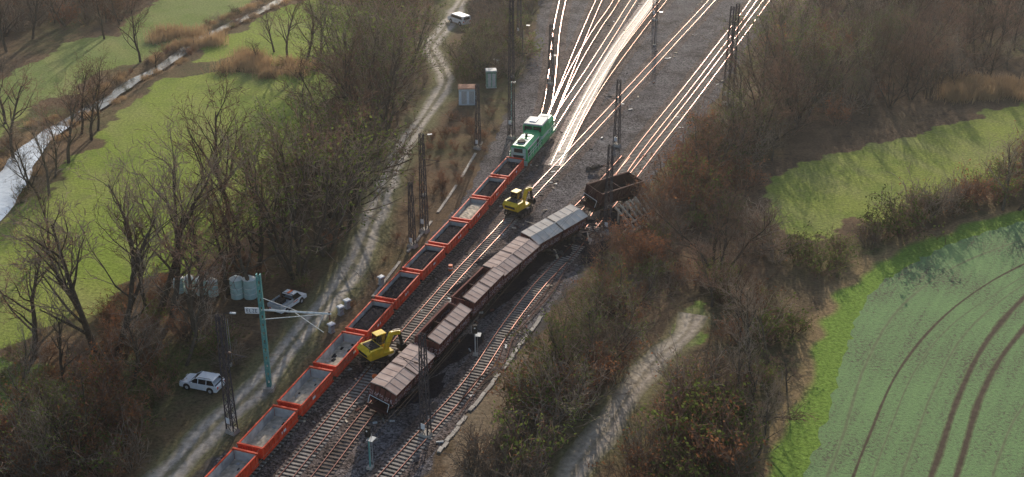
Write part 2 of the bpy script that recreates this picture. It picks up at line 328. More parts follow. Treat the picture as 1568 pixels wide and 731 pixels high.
track(W([(800,262),(822,212),(838,165),(846,110),(852,50),(862,0),(885,-100)]),True,z0=.02)
track(W([(826,225),(850,165),(872,110),(892,60),(918,0),(965,-100)]),True,z0=.024)
track(W([(850,255),(878,195),(912,130),(945,75),(1000,0),(1075,-100)]),True,z0=.028,glare=True)
track(W([(862,235),(890,180),(920,130),(962,72),(1018,0),(1100,-100)]),True,z0=.032)
track(W([(826,225),(858,150),(885,95),(915,45),(945,0),(1000,-100)]),True,z0=.036)
trough=mat('trough_concrete',(.42,.38,.33),rough=.95,var=.3,scale=1.5,spec=.1)
b=B()
ln=smooth(W([(675,690),(712,640),(760,580),(800,525),(832,482)]),1.05)
for i in range(len(ln)-1):
    if i%9==7: continue
    t=ln[i+1]-ln[i]; b.box((0,0,.09),(1.0,.45,.16),trough,Matrix.Translation(ln[i]+Vector((R.uniform(-.08,.08),R.uniform(-.08,.08),0)))@Matrix.Rotation(math.atan2(t.y,t.x)+R.uniform(-.05,.05),4,'Z'))
ln=smooth(W([(560,470),(610,405),(662,338),(705,275),(740,215)]),1.05)
for i in range(len(ln)-1):
    if i%13<3: continue
    t=ln[i+1]-ln[i]; b.box((0,0,.09),(1.0,.4,.16),trough,Matrix.Translation(ln[i])@Matrix.Rotation(math.atan2(t.y,t.x)+R.uniform(-.05,.05),4,'Z'))
b.obj('cable_trough')
# ---------------- paints ----------------
red=mat('wagon_red_paint',(.66,.07,.026),rough=.6,var=.24,scale=1.2,spec=.15); grey=mat('wagon_inside_steel',(.46,.45,.44),rough=.8,var=.35,scale=1.0,spec=.1)
floor=mat('wagon_floor_boards',(.55,.47,.37),rough=.95,var=.4,scale=1.6,spec=.05); coal=mat('coal_load',(.020,.018,.024),rough=1.0,var=.6,scale=5,bump=.8,spec=.03)
dark=mat('underframe_dark',(.03,.026,.024),rough=.8,var=.4,spec=.15); white=mat('white_paint',(.80,.81,.82),rough=.35,var=.06,spec=.5)
steel=mat('wheel_steel',(.13,.11,.10),rough=.6,metal=.4)
def wheelset(b,x,r=.46,M=None):
    b.cyl((x,-.72,r+.29),(x,-.85,r+.29),r,steel,14,M=M); b.cyl((x,.72,r+.29),(x,.85,r+.29),r,steel,14,M=M); b.cyl((x,-.75,r+.29),(x,.75,r+.29),.09,steel,6,M=M)
def gondola(L,loaded,seed):
    rr=random.Random(seed); b=B(); l=L-.9; w=2.9; z0=1.15; z1=2.35
    b.box((0,0,z0-.12),(l,w-.3,.24),dark)
    for s in(-1,1):
        b.box((0,s*(w/2-.04),(z0+z1)/2),(l,.08,z1-z0),red)
        b.box((0,s*(w/2-.10),(z0+z1)/2+.02),(l-.3,.03,z1-z0-.05),grey)
        b.box((0,s*(w/2-.03),z1+.05),(l+.06,.16,.12),red)
        k=8
        for i in range(k): b.box((-l/2+l*(i+.5)/k,s*(w/2+.045),(z0+z1)/2),(.11,.09,z1-z0),red)
        b.box((0,s*(w/2+.03),z0+.02),(l,.10,.16),red)
        b.box((s*(l/2-.04),0,(z0+z1)/2+.05),(.10,w-.18,z1-z0+.1),red)
        b.box((s*(l/2-.115),0,(z0+z1)/2+.02),(.03,w-.3,z1-z0-.05),grey)
        b.box((s*(l/2-.03),0,z1+.13),(.24,w+.10,.14),red)
        for yy in(-.95,-.3,.3,.95): b.box((s*(l/2+.05),yy,(z0+z1)/2),(.1,.1,z1-z0),red)
        for yy in(-.87,.87):
            b.cyl((s*l/2,yy,1.0),(s*(l/2+.42),yy,1.0),.10,dark,8); b.cyl((s*(l/2+.38),yy,1.0),(s*(l/2+.45),yy,1.0),.23,dark,12)
        b.box((s*(l/2+.2),0,.95),(.4,.12,.12),dark)
        b.box((rr.uniform(-1,1),s*1.42,z0+.6),(.9,.1,.3),white)
        wheelset(b,s*(l/2-1.9)); 
        for yy in(-1.05,1.05): b.box((s*(l/2-1.9),yy,.72),(1.1,.14,.3),dark)
    b.box((0,0,z0+.03),(l-.25,w-.25,.05),floor)
    if loaded:
        nxx,nyy=22,8; vs=[];fs=[]
        for i in range(nxx+1):
            for j in range(nyy+1):
                u=i/nxx;v=j/nyy; e=min(1,min(u,1-u)*6)*min(1,min(v,1-v)*4)
                vs.append(((u-.5)*(l-.28),(v-.5)*(w-.28),z0+(.62 if loaded==1 else .5)+.34*e+rr.uniform(-.05,.05)))
        for i in range(nxx):
            for j in range(nyy): a=i*(nyy+1)+j; fs.append((a,a+nyy+1,a+nyy+2,a+1))
        b.add(vs,fs,coal if loaded==1 else floor)  # tan mound is added to an empty wagon, raised out of its shade
    else:
        for i in range(14):
            b.box((rr.uniform(-l/2+.6,l/2-.6),rr.uniform(-1.1,1.1),z0+.08),(rr.uniform(.1,.6),rr.uniform(.1,.4),rr.uniform(.04,.12)),rr.choice([floor,coal,grey]))
    return b
def arc(line):
    s=[0]
    for i in range(1,len(line)): s.append(s[-1]+(line[i]-line[i-1]).length)
    return s
S1=arc(T1)
def at_s(line,S,s):
    i=max(0,min(len(S)-2,int(np.searchsorted(S,s))-1)); t=(s-S[i])/(S[i+1]-S[i]); return line[i].lerp(line[i+1],t)
def near_s(line,S,p): return S[min(range(len(line)),key=lambda i:(line[i].xy-p.xy).length)]
sa=near_s(T1,S1,G(383,692,2.3)); sb=near_s(T1,S1,G(799,243,2.3))
Lw=(sb-sa)/10
loads=[0,0,0,1,1,1,1,2,1,1]
for i in range(-1,10):
    p=at_s(T1,S1,sa+i*Lw+.3); q=at_s(T1,S1,sa+(i+1)*Lw-.3); c=(p+q)/2; c.z=-.02
    gondola(Lw,0 if i<0 else loads[i],i).obj('gondola_wagon',c,math.atan2((q-p).y,(q-p).x))
# ---------------- locomotive ----------------
green=mat('loco_green',(.02,.42,.15),rough=.45,var=.15,spec=.4); mint=mat('loco_light_grey',(.42,.62,.56),rough=.5,var=.1); glass=mat('dark_glass',(.01,.013,.016),rough=.1,spec=.6,var=.1)
lgrey=mat('light_grey_paint',(.45,.46,.46),rough=.6,var=.15,spec=.2); yel=mat('machine_yellow',(.80,.54,.02),rough=.5,var=.2,scale=2); orange=mat('signal_orange',(.75,.14,.02),rough=.6)
b=B(); L0=14.6
b.box((0,0,1.25),(L0,2.95,.36),green); b.box((0,0,.95),(5.5,2.3,.7),dark)
for s in(-1,1):
    b.box((s*4.4,0,.8),(3.6,2.3,.5),dark)
    for o in(-1.1,1.1): wheelset(b,s*4.4+o,.5)
    b.box((s*(L0/2+.02),0,1.1),(.12,2.9,.7),mint)
    for yy in(-.87,.87): b.cyl((s*L0/2,yy,1.05),(s*(L0/2+.55),yy,1.05),.13,dark,8); b.cyl((s*(L0/2+.5),yy,1.05),(s*(L0/2+.58),yy,1.05),.25,dark,12)
    for k in range(12):
        x=-6.8+k*1.24; b.cyl((x,s*1.44,1.42),(x,s*1.44,2.4),.03,white,5)
    b.cyl((-6.8,s*1.44,2.4),(6.8,s*1.44,2.4),.035,white,5); b.cyl((-6.8,s*1.44,1.95),(6.8,s*1.44,1.95),.03,white,5)
hood=[(-1.25,1.43),(1.25,1.43),(1.25,3.15),(.9,3.6),(-.9,3.6),(-1.25,3.15)]
b.prismx(hood,-7.0,-.2,green); b.prismx(hood,3.2,6.9,green)
b.box((-7.03,0,2.35),(.08,2.2,1.7),mint); b.box((-7.09,0,2.85),(.05,1.3,.6),dark); b.box((-7.09,0,1.9),(.04,1.6,.5),dark)
for x in(-6,-4.9,-3.8,-2.7,-1.6): 
    for s in(-1,1): b.box((x,s*1.26,2.3),(.85,.05,1.1),dark if x<-5 or x>-2 else green)
    b.box((x,0,3.63),(.8,1.3,.08),lgrey if x<-4 else green)
b.cyl((-5.6,0,3.6),(-5.6,0,3.85),.6,dark,16); b.cyl((-3.2,0,3.6),(-3.2,0,4.05),.2,dark,10)
b.box((1.5,0,2.9),(3.1,3.0,2.9),green); b.box((1.5,0,2.45),(3.14,3.03,.5),mint)
b.box((1.5,0,3.7),(3.16,2.75,.75),glass)
for sx in(-1,1):
    for y in(-1.4,0,1.4): b.box((1.5+sx*1.56,y,3.7),(.09,.14,.8),green)
    for xx in(.0,1.5,3.0): b.box((xx,sx*1.5,3.7),(.16,.09,.8),green)
b.box((1.5,0,4.4),(3.5,3.05,.16),lgrey,None,.92); b.box((1.5,.3,4.54),(1.4,1.0,.16),white)
for s in(-1,1): b.box((-3.8,s*1.27,2.95),(5.6,.05,.22),white)
for x in(4.0,5.2,6.2): b.box((x,0,3.64),(.8,1.3,.08),lgrey)
for y in(-.8,.8): b.cyl((-7.1,y,1.75),(-7.18,y,1.75),.13,white,8)
se=sb+.4; p=at_s(T1,S1,se+.5); q=at_s(T1,S1,se+16.2); c=(p+q)/2
o=b.obj('diesel_locomotive',c,math.atan2((q-p).y,(q-p).x),bevel=.03); o.scale=(1.1,1.12,1.12)
# ---------------- derailed hopper wagons ----------------
def brownmat(name,c1,c2,graf,spec=.1):
    m=mat(name,c1,rough=.8,col2=c2,scale=.9,spec=spec,detail=8); 
    if graf:
        nt=m.node_tree;N=nt.nodes;L=nt.links;b=N['Principled BSDF']; src=b.inputs['Base Color'].links[0].from_socket
        tc=N.new('ShaderNodeTexCoord'); n=N.new('ShaderNodeTexNoise'); n.inputs['Scale'].default_value=1.6; n.inputs['Detail'].default_value=2; n.inputs['Distortion'].default_value=2.5
        L.new(tc.outputs['Object'],n.inputs['Vector'])
        a=N.new('ShaderNodeMath'); a.operation='SUBTRACT'; L.new(n.outputs['Fac'],a.inputs[0]); a.inputs[1].default_value=.5
        ab=N.new('ShaderNodeMath'); ab.operation='ABSOLUTE'; L.new(a.outputs[0],ab.inputs[0])
        lt=N.new('ShaderNodeMath'); lt.operation='LESS_THAN'; L.new(ab.outputs[0],lt.inputs[0]); lt.inputs[1].default_value=.022
        sp=N.new('ShaderNodeSeparateXYZ'); L.new(tc.outputs['Object'],sp.inputs[0])
        z1=N.new('ShaderNodeMath'); z1.operation='LESS_THAN'; L.new(sp.outputs['Z'],z1.inputs[0]); z1.inputs[1].default_value=3.0
        z2=N.new('ShaderNodeMath'); z2.operation='GREATER_THAN'; L.new(sp.outputs['Z'],z2.inputs[0]); z2.inputs[1].default_value=2.1
        q=N.new('ShaderNodeMath'); q.operation='MULTIPLY'; L.new(lt.outputs[0],q.inputs[0]); L.new(z1.outputs[0],q.inputs[1])
        q2=N.new('ShaderNodeMath'); q2.operation='MULTIPLY'; L.new(q.outputs[0],q2.inputs[0]); L.new(z2.outputs[0],q2.inputs[1])
        mx=N.new('ShaderNodeMix'); mx.data_type='RGBA'; L.new(q2.outputs[0],mx.inputs['Factor']); L.new(src,mx.inputs['A']); mx.inputs['B'].default_value=(.65,.6,.65,1); L.new(mx.outputs['Result'],b.inputs['Base Color'])
    return m
brown=brownmat('wagon_brown_paint',(.12,.035,.029),(.20,.068,.053),True); brown2=brownmat('wagon_oxide_dark',(.05,.020,.018),(.09,.036,.03),False)
pale=brownmat('dusty_roof_panels',(.40,.28,.235),(.58,.45,.385),False,.08); paler=brownmat('dusty_roof_panels_light',(.58,.49,.41),(.76,.68,.59),False,.10); timber=mat('pale_timber',(.66,.55,.41),rough=.9,var=.25,spec=.1)
def hopper(L,roof,pale,body):
    b=B(); l=L-.9; brown=body
    b.box((0,0,1.1),(l+.2,1.7,.28),brown2)
    zb,zs,zt=1.35,2.0,3.75
    for s in(-1,1):
        pr=[(s*.7,zb),(s*.78,zb),(s*1.5,zs),(s*1.5,zt),(s*1.42,zt),(s*1.42,zs+.05)]
        b.prismx(pr if s>0 else pr[::-1],-l/2+.45,l/2-.45,brown)
        b.box((0,s*1.49,zt+.04),(l-.8,.22,.14),brown)
        for i in range(13):
            if i==6: continue
            b.box((-l/2+.5+(l-1)*i/12,s*1.54,(zs+zt)/2),(.09,.10,zt-zs),brown)
        b.box((0,s*1.535,(zs+zt)/2),(.34,.12,zt-zs+.1),brown2)
        b.box((0,s*1.53,zs+.03),(l-.9,.10,.12),brown2)
        for sx in(-1,1):
            b.box((sx*l*.23,s*.95,1.38),(l*.36,.5,.5),brown2,None,1.3,1.0)
        x=s*(l/2-.45); 
        b.prism([(x-s*.9,1.45),(x,zs+.4),(x,zt+.08),(x-s*.08,zt+.08),(x-s*.08,zs+.45),(x-s*1.0,1.45)],-1.45,1.45,brown)
        for yy in(-1.0,-.35,.35,1.0): b.box((x+s*.05,yy,(zs+zt)/2+.2),(.1,.09,zt-zs-.3),brown2)
        b.box((s*(l/2+.02),0,1.3),(.16,2.7,.35),brown2)
        for yy in(-1.25,1.25):
            b.cyl((s*l/2,yy,1.4),(s*l/2,yy,2.6),.035,white,5)
            b.cyl((s*l/2,yy*.7,1.05),(s*(l/2+.5),yy*.7,1.05),.11,dark,8); b.cyl((s*(l/2+.45),yy*.7,1.05),(s*(l/2+.52),yy*.7,1.05),.24,dark,12)
        b.cyl((s*l/2,-1.25,2.6),(s*l/2,1.25,2.6),.035,white,5)
        b.box((s*(l/2-2.0),0,.7),(2.5,2.1,.36),dark)
        for o in(-.9,.9): wheelset(b,s*(l/2-2.0)+o,.45,Matrix.Translation((0,0,-.28)))
    b.box((0,0,1.5),(l-3,1.3,.1),dark); b.box((0,0,2.5),(.12,2.8,2.2),brown2)
    b.box((0,0,1.9),(l-1.2,2.7,.06),coal)
    if roof:
        for k in(0,1):
            x0=-l/2+.4 if k==0 else .12; x1=-.12 if k==0 else l/2-.4
            for sd in((-1,1) if roof==1 else (-1,)):
                hz_=.36 if roof==1 else .5
                b.prismx([(sd*1.68,zt+.1),(sd*.06,zt+hz_),(sd*.06,zt+hz_+.06),(sd*1.68,zt+.17)],x0,x1,pale)
                for i in range(5):
                    x=x0+.05+(x1-x0-.1)*i/4
                    b.prismx([(sd*1.66,zt+.165),(sd*.08,zt+hz_+.05),(sd*.08,zt+hz_+.09),(sd*1.66,zt+.205)],x-.025,x+.025,pale)
        if roof==1: b.prismx([(-.05,zt+.3),(.05,zt+.3),(.05,zt+.46),(-.05,zt+.46)],-l/2+.4,l/2-.4,pale)
        else: b.prismx([(-.05,zt+.36),(.05,zt+.36),(.07,zt+.58),(-.07,zt+.58)],-l/2+.4,l/2-.4,brown2)
    return b
WG=[((570,622),(642,550),1,15,-.35,0,pale,brown),((646,548),(700,490),2,8,0,0,pale,brown),((701,488),(757,432),2,4,0,0,pale,brown),((742,438),(806,384),1,13,-.3,0,pale,brown),((797,380),(886,337),1,16,-.4,4,paler,brown),((893,326),(968,288),0,14,.7,-7,pale,brown2)]
for (e1,e2,rf,roll,zo,pit,pm,bd) in WG:
    a=G(*e1,1.9); c=G(*e2,1.9); a.z=c.z=0; L=max(10.6,min(12.3,(c-a).length))
    h=math.atan2((c-a).y,(c-a).x); m=(a+c)/2
    M=Matrix.Translation((m.x,m.y,zo+.25+abs(math.sin(math.radians(roll)))*.9))@Matrix.Rotation(h,4,'Z')@Matrix.Rotation(math.radians(-pit),4,'Y')@Matrix.Rotation(math.radians(roll),4,'X')
    o=hopper(L,rf,pm,bd).obj('derailed_hopper_wagon'); o.matrix_world=M
def mound(name,px,py,rx,ry,hz,m,rot=0,seed=0):
    c=G(px,py); rr=random.Random(seed); vs=[];fs=[];n=20;k=8
    vs.append((0,0,hz))
    for j in range(1,k+1):
        for i in range(n):
            t=2*math.pi*i/n; r=j/k; w=1+.25*math.sin(3*t+seed)+.12*math.sin(7*t+seed*2)
            vs.append((rx*r*w*math.cos(t)+rr.uniform(-.1,.1),ry*r*w*math.sin(t)+rr.uniform(-.1,.1),max(0,hz*(1-r)**1.3+rr.uniform(-.12,.12)*hz*(1-r)) if j<k else -.02))
    for i in range(n): fs.append((0,1+i,1+(i+1)%n))
    for j in range(k-1):
        for i in range(n): a=1+j*n; fs.append((a+i,a+n+i,a+n+(i+1)%n,a+(i+1)%n))
    b=B(); b.add(vs,fs,m); return b.obj(name,(c.x,c.y,.03),rot)
ang=math.radians(55)
for i,(x,y,rx,ry,hz) in enumerate([(850,385,6,3,.5),(880,365,4,3,.8),(800,420,7,1.8,.3),(770,455,6,1.5,.3),(700,540,6,1.6,.3),(890,340,4,3,.9),(650,600,4,1.4,.3),(740,400,3,1.2,.3),(700,440,5,.9,.3),(905,385,4,2,.3),(960,335,4,2.5,.5),(925,330,5,3,1.0)]):
    mound('spilled_coal',x,y,rx,ry,hz,coal,ang,i)
for i,(x,y) in enumerate([(870,352),(885,372),(845,392),(900,358),(912,262),(660,628),(875,345)]):
    c=G(x,y); b=B(); wheelset(b,0,.46,Matrix.Translation((0,0,-.3))); 
    if i%2==0:
        for s in(-1,1): b.box((0,s*1.0,.5),(2.2,.16,.35),dark)
        wheelset(b,1.1,.46,Matrix.Translation((-2.0,0,-.3)))
    b.obj('detached_wheelset',(c.x,c.y,.1),(R.uniform(-.5,.5),R.uniform(-.3,.3),R.uniform(0,3)))
b=B(); c0=G(968,336)
for i in range(7):
    p=Vector((-2.8+i*1.1,0,0)); b.box((0,0,0),(.26,4.8,.24),timber,Matrix.Translation((p.x,-.9,1.25))@Matrix.Rotation(math.radians(38),4,'X')@Matrix.Rotation(R.uniform(-.15,.15),4,'Z'))
    b.box((0,0,0),(.2,.2,2.6),timber,Matrix.Translation((p.x,.5,1.2)))
b.box((0,-2.7,.12),(8.5,.4,.24),timber); b.box((0,-1.5,.75),(8.0,.18,.2),timber)
a1=G(893,322,1.9);a2=G(968,284,1.9); hh=math.atan2((a2-a1).y,(a2-a1).x)
b.obj('timber_shoring',(c0.x,c0.y,0),hh)
b=B()
for i in range(90):
    M=Matrix.Translation((R.gauss(0,4.5),R.gauss(0,3),R.uniform(.05,.5)))@Euler((R.uniform(-.4,.4),R.uniform(-.4,.4),R.uniform(0,6))).to_matrix().to_4x4()
    b.box((0,0,0),(R.uniform(.3,2.4),R.uniform(.1,.3),R.uniform(.06,.2)),R.choice([dark,brown2,steel,timber,pale]),M)
c=G(878,358); b.obj('wreckage_debris',c)
b=B()
for i in range(420):
    s=R.choice([T2,T3,T2b,T1]); k=R.randrange(20,len(s)-60); p=s[k]+Vector((R.uniform(-3,3),R.uniform(-2,2),0))
    M=Matrix.Translation((p.x,p.y,R.uniform(.06,.16)))@Matrix.Rotation(R.uniform(0,6),4,'Z')
    b.box((0,0,0),(R.uniform(.15,.9),R.uniform(.1,.3),R.uniform(.06,.2)),R.choice([slp,timber,dark,lgrey,railside,dark]),M)
b.obj('trackside_rubble')
for off in(0,.9):
    ln=smooth([tuple((G(a,b_)+Vector((off,0,0))).xy) for a,b_ in[(690,640),(728,588),(760,560),(775,520),(800,490),(835,450),(862,405)]],1)
    b=B()
    for i in range(len(ln)-1): 
        p,q=ln[i],ln[i+1]; b.cyl((p.x,p.y,.35),(q.x,q.y,.35),.06,railside,6)
    b.obj('buckled_rail')
# ---------------- excavators ----------------
def excavator(px,py,rot,swing):
    b=B()
    for s in(-1,1):
        b.prism([(-1.7,.45),(-1.4,.1),(1.4,.1),(1.7,.45),(1.4,.95),(-1.4,.95)],s*1.1-.28,s*1.1+.28,dark)
        for x in(-1.25,-.4,.4,1.25): b.cyl((x,s*1.1-.3,.5),(x,s*1.1+.3,.5),.3,steel,10)
        for x in(-2.0,2.0): b.cyl((x,s*.72,.45),(x,s*.85,.45),.3,steel,10); b.box((x*.92,s*.78,.6),(.9,.12,.18),dark)
    b.box((0,0,.75),(2.6,1.7,.4),dark); b.cyl((0,0,.9),(0,0,1.2),.7,dark,16)
    S=Matrix.Rotation(swing,4,'Z')
    b.box((-.4,0,1.4),(3.0,2.4,.35),yel,S)
    b.prism([(-2.0,1.5),(-.2,1.5),(-.2,2.35),(-1.7,2.35),(-2.15,2.0)],-1.2,1.2,yel,S)
    b.box((-1.0,0,2.40),(1.2,1.7,.1),dark,S); b.box((-2.1,0,1.75),(.1,1.6,.3),dark,S); b.cyl((-1.4,-.6,2.4),(-1.4,-.6,2.8),.08,dark,8,M=S)
    for y in(-1.1,1.1): b.cyl((-1.9,y,2.35),(-1.9,y,2.8),.03,dark,5,M=S); b.cyl((-.3,y,2.35),(-.3,y,2.8),.03,dark,5,M=S); b.cyl((-1.9,y,2.8),(-.3,y,2.8),.03,dark,5,M=S)
    b.prism([(-.1,1.55),(1.15,1.55),(1.25,2.3),(1.0,3.05),(-.05,3.05)],.25,1.18,glass,S)
    b.box((.48,.71,3.1),(1.25,1.02,.1),yel,S)
    for x,y in((-.08,.27),(-.08,1.17),(1.05,.27),(1.05,1.17)): b.box((x,y,2.3),(.09,.09,1.5),dark,S)
    b.box((.5,.715,1.7),(1.35,.98,.3),yel,S)
    def arm(p,q,w,h,m):
        p=Vector(p);q=Vector(q); d=q-p; l=d.length; a=math.atan2(d.z,d.x)
        b.box((l/2,0,0),(l+.2,w,h),m,S@Matrix.Translation(p)@Matrix.Rotation(-a,4,'Y'))
    arm((.6,-.35,1.6),(1.4,-.35,3.2),.36,.5,yel); arm((1.4,-.35,3.2),(2.4,-.35,3.0),.34,.42,yel); arm((2.4,-.35,3.0),(2.7,-.35,1.5),.26,.32,dark)
    arm((.9,-.35,1.5),(1.9,-.35,2.8),.14,.14,steel); arm((1.7,-.35,3.5),(2.4,-.35,3.35),.14,.14,steel)
    b.prism([(2.3,1.5),(3.0,1.55),(3.15,.9),(2.7,.6),(2.25,.85)],-.8,.1,dark,S)
    c=G(px,py); o=b.obj('yellow_excavator',(c.x,c.y,.25),rot,bevel=.03); o.scale=(1.08,1.08,1.08)
excavator(582,556,math.radians(58),math.radians(-20))
excavator(794,330,math.radians(60),math.radians(-5))
for x,y in((574,585),(690,415)):
    c=G(x,y); b=B(); b.cyl((0,0,.1),(0,0,.9),.3,orange,12); b.cyl((0,0,.4),(0,0,.6),.31,white,12); b.obj('orange_drum',c)
# ---------------- cars ----------------
def car(name,px,py,rot,kind):
    b=B(); L,Wd=4.7,1.88
    tyre=dark
    if kind=='suv':
        low=[(-2.3,.45),(-2.35,.95),(-2.2,1.08),(1.0,1.05),(2.05,.92),(2.33,.7),(2.3,.35),(-2.2,.32)]
        b.prism(low,-Wd/2,Wd/2,white)
        gl=[(-2.15,1.08),(1.15,1.04),(.35,1.58),(-1.75,1.62)]
        vs=[(x,-.90,z) if z<1.2 else (x,-.74,z) for x,z in gl]+[(x,.90,z) if z<1.2 else (x,.74,z) for x,z in gl]
        b.add(vs,[(0,1,2,3),(7,6,5,4),(0,4,5,1),(1,5,6,2),(2,6,7,3)],glass)
        b.prism([(-1.85,1.60),(.35,1.56),(.2,1.66),(-1.0,1.72),(-1.75,1.68)],-.76,.76,white)
        for s in(-1,1):
            for x0,x1 in((-2.1,-1.7),(.0,.0),(-1.0,-1.0),(1.1,.38)):
                b.cyl((x0,s*.905,1.08),(x1,s*.755,1.6),.045,white,5)
            b.cyl((-1.5,s*.65,1.76),(.1,s*.65,1.73),.03,steel,5); b.box((.75,s*1.0,1.12),(.2,.16,.14),white)
    elif kind=='van':
        b.prism([(-2.45,.35),(-2.5,1.2),(-2.35,1.92),(1.1,1.92),(1.75,1.25),(2.4,1.05),(2.5,.6),(2.4,.32)],-Wd/2,Wd/2,white)
        b.add([(1.14,-.8,1.88),(1.14,.8,1.88),(1.76,.85,1.28),(1.76,-.85,1.28)],[(0,1,2,3)],glass,Matrix.Translation((.012,0,.012)))
        for s in(-1,1):
            b.prism([(-2.1,1.25),(-2.0,1.75),(1.0,1.75),(1.45,1.25)],s*.95-.008,s*.95+.008,glass)
        b.box((-2.46,0,1.5),(.06,1.4,.5),glass)
    else:
        b.prism([(-2.5,.5),(-2.5,1.0),(.4,1.05),(1.6,1.05),(2.45,.9),(2.5,.4)],-.93,.93,white)
        gl=[(-.1,1.05),(1.55,1.04),(.95,1.72),(-.02,1.75)]
        vs=[(x,-.90,z) if z<1.2 else (x,-.76,z) for x,z in gl]+[(x,.90,z) if z<1.2 else (x,.76,z) for x,z in gl]
        b.add(vs,[(0,1,2,3),(7,6,5,4),(0,4,5,1),(1,5,6,2),(2,6,7,3)],glass); b.box((.45,0,1.77),(1.1,1.5,.08),white)
        b.box((-1.45,0,1.12),(2.4,2.1,.08),lgrey)
        for s in(-1,1): b.box((-1.45,s*1.03,1.32),(2.4,.06,.42),lgrey); b.cyl((-.1,s*.9,1.05),(-.05,s*.8,1.95),.04,dark,5); b.box((.3,s*.91,.9),(.9,.07,.12),orange)
        b.box((-2.62,0,1.32),(.06,2.1,.42),lgrey); b.box((-1.2,.2,1.35),(1.0,1.0,.4),dark); b.box((.45,0,1.86),(.9,.25,.12),orange)
        b.cyl((-.12,-.9,1.95),(-.12,.9,1.95),.04,dark,5)
    for s in(-1,1):
        for x in(-1.42,1.42):
            b.cyl((x,s*(Wd/2-.22),.36),(x,s*(Wd/2+.02),.36),.37,tyre,16); b.cyl((x,s*(Wd/2),.36),(x,s*(Wd/2+.035),.36),.2,lgrey,10)
            b.cyl((x,s*(Wd/2-.3),.42),(x,s*(Wd/2+.008),.42),.44,dark,16)
        b.box((2.28 if kind!='pickup' else 2.44,s*.68,.78),(.14,.35,.16),lgrey); b.box((-2.34 if kind=='suv' else -2.47,s*.78,.9),(.08,.22,.25),red)
    b.box((2.35 if kind!='pickup' else 2.5,0,.55),(.08,1.1,.2),dark)
    c=G(px,py); o=b.obj(name,c,rot,bevel=.05); o.scale=(1.06,1.06,1.06) if kind!='van' else (1.15,1.15,1.15); return o
car('parked_suv',311,594,math.radians(162),'suv')
car('pickup_truck',442,470,math.radians(62),'pickup')
car('parked_van',703,36,math.radians(130),'van')
# ---------------- tanks, cabinets ----------------
tank=mat('tank_teal',(.46,.62,.57),rough=.6,var=.15,spec=.2); tankt=mat('tank_lid',(.78,.80,.76),rough=.6,var=.15,spec=.2)
for x,y in((364,455),(384,455),(275,447),(292,447),(309,450),(327,452)):
    c=G(x,y); b=B(); r=.85 if x>350 else .68; h=2.7 if x>350 else 2.1
    b.cyl((0,0,0),(0,0,h),r,tank,24); b.cyl((0,0,h),(0,0,h+.3),r*1.05,tankt,24,r*.5); b.cyl((0,0,h+.3),(0,0,h+.45),.22,tankt,12)
    for z in(.7,1.5): b.cyl((0,0,z),(0,0,z+.07),r+.03,tankt,24)
    b.obj('storage_tank',c)
def cabinet(name,px,py,dx,dy,h,m,rot,top):
    b=B(); b.box((0,0,h/2+.15),(dx,dy,h),m); b.box((0,0,.08),(dx+.1,dy+.1,.16),lgrey); b.box((0,0,h+.2),(dx+.3,dy+.3,.14),top,None,.85)
    b.box((-dx*.2,-dy/2-.02,h*.5),(dx*.3,.04,h*.8),lgrey); b.box((dx*.24,-dy/2-.02,h*.5),(dx*.3,.04,h*.8),lgrey)
    b.box((0,-dy/2-.02,h*.94),(dx*.9,.02,.06),dark)
    b.obj(name,G(px,py),rot,bevel=.02)
bluew=mat('cabinet_blue_white',(.68,.76,.82),rough=.6,var=.08,spec=.2); rust=mat('rusty_roof',(.34,.19,.13),rough=.9,spec=.1); gcab=mat('cabinet_green_grey',(.20,.34,.26),rough=.7,spec=.2)
cabinet('relay_hut',716,158,3.2,2.6,3.0,bluew,.05,rust); cabinet('signal_hut',752,133,1.9,1.8,3.2,gcab,.1,lgrey)
for x,y in((522,478),(532,468),(584,432),(508,505)): cabinet('signal_cabinet',x,y+4,.6,.5,1.0,lgrey,.8,white)
cabinet('relay_hut',760,108,.9,.9,2.0,tankt,.1,white)
# ---------------- masts ----------------
mastm=mat('mast_steel_dark',(.08,.068,.072),rough=.85,var=.3,spec=.1); teal=mat('mast_teal_paint',(.12,.32,.30),rough=.6,var=.2,spec=.2); cer=mat('insulator',(.22,.12,.08),rough=.5)
def lattice(px,py,ytop,m=mastm,w=.5,arms=(),name='lattice_mast'):
    h=hfrom(px,py,ytop); b=B(); c=G(px,py); t=.55
    cs=[(-1,-1),(1,-1),(1,1),(-1,1)]
    def P(k,z): f=w*(1-(1-t)*z/h); return Vector((cs[k][0]*f,cs[k][1]*f*.7,z))
    for k in range(4): b.cyl(P(k,0),P(k,h),.08,m,4,.065)
    n=max(5,int(h/1.1))
    for i in range(n):
        z0=h*i/n; z1=h*(i+1)/n
        for k in range(4):
            a,d=(k,(k+1)%4) if i%2 else ((k+1)%4,k); b.cyl(P(a,z0),P(d,z1),.04,m,4,cap=False)
            b.cyl(P(k,z1),P((k+1)%4,z1),.03,m,4,cap=False)
    b.box((0,0,.2),(1.4,1.1,.5),trough,None,.8)
    b.box((0,-w,h*.12),(.5,.03,.7),white); 
    for z,l,side in arms:
        z*=h; b.cyl((0,0,z),(side*l,0,z+.25),.05,m,6); b.cyl((0,0,z-1.3),(side*l*.85,0,z+.1),.04,m,6); b.cyl((side*l*.25,0,z+.1),(side*l*.36,0,z+.1),.12,cer,8)
    b.obj(name,c,math.radians(-30)); return c,h
masts={}
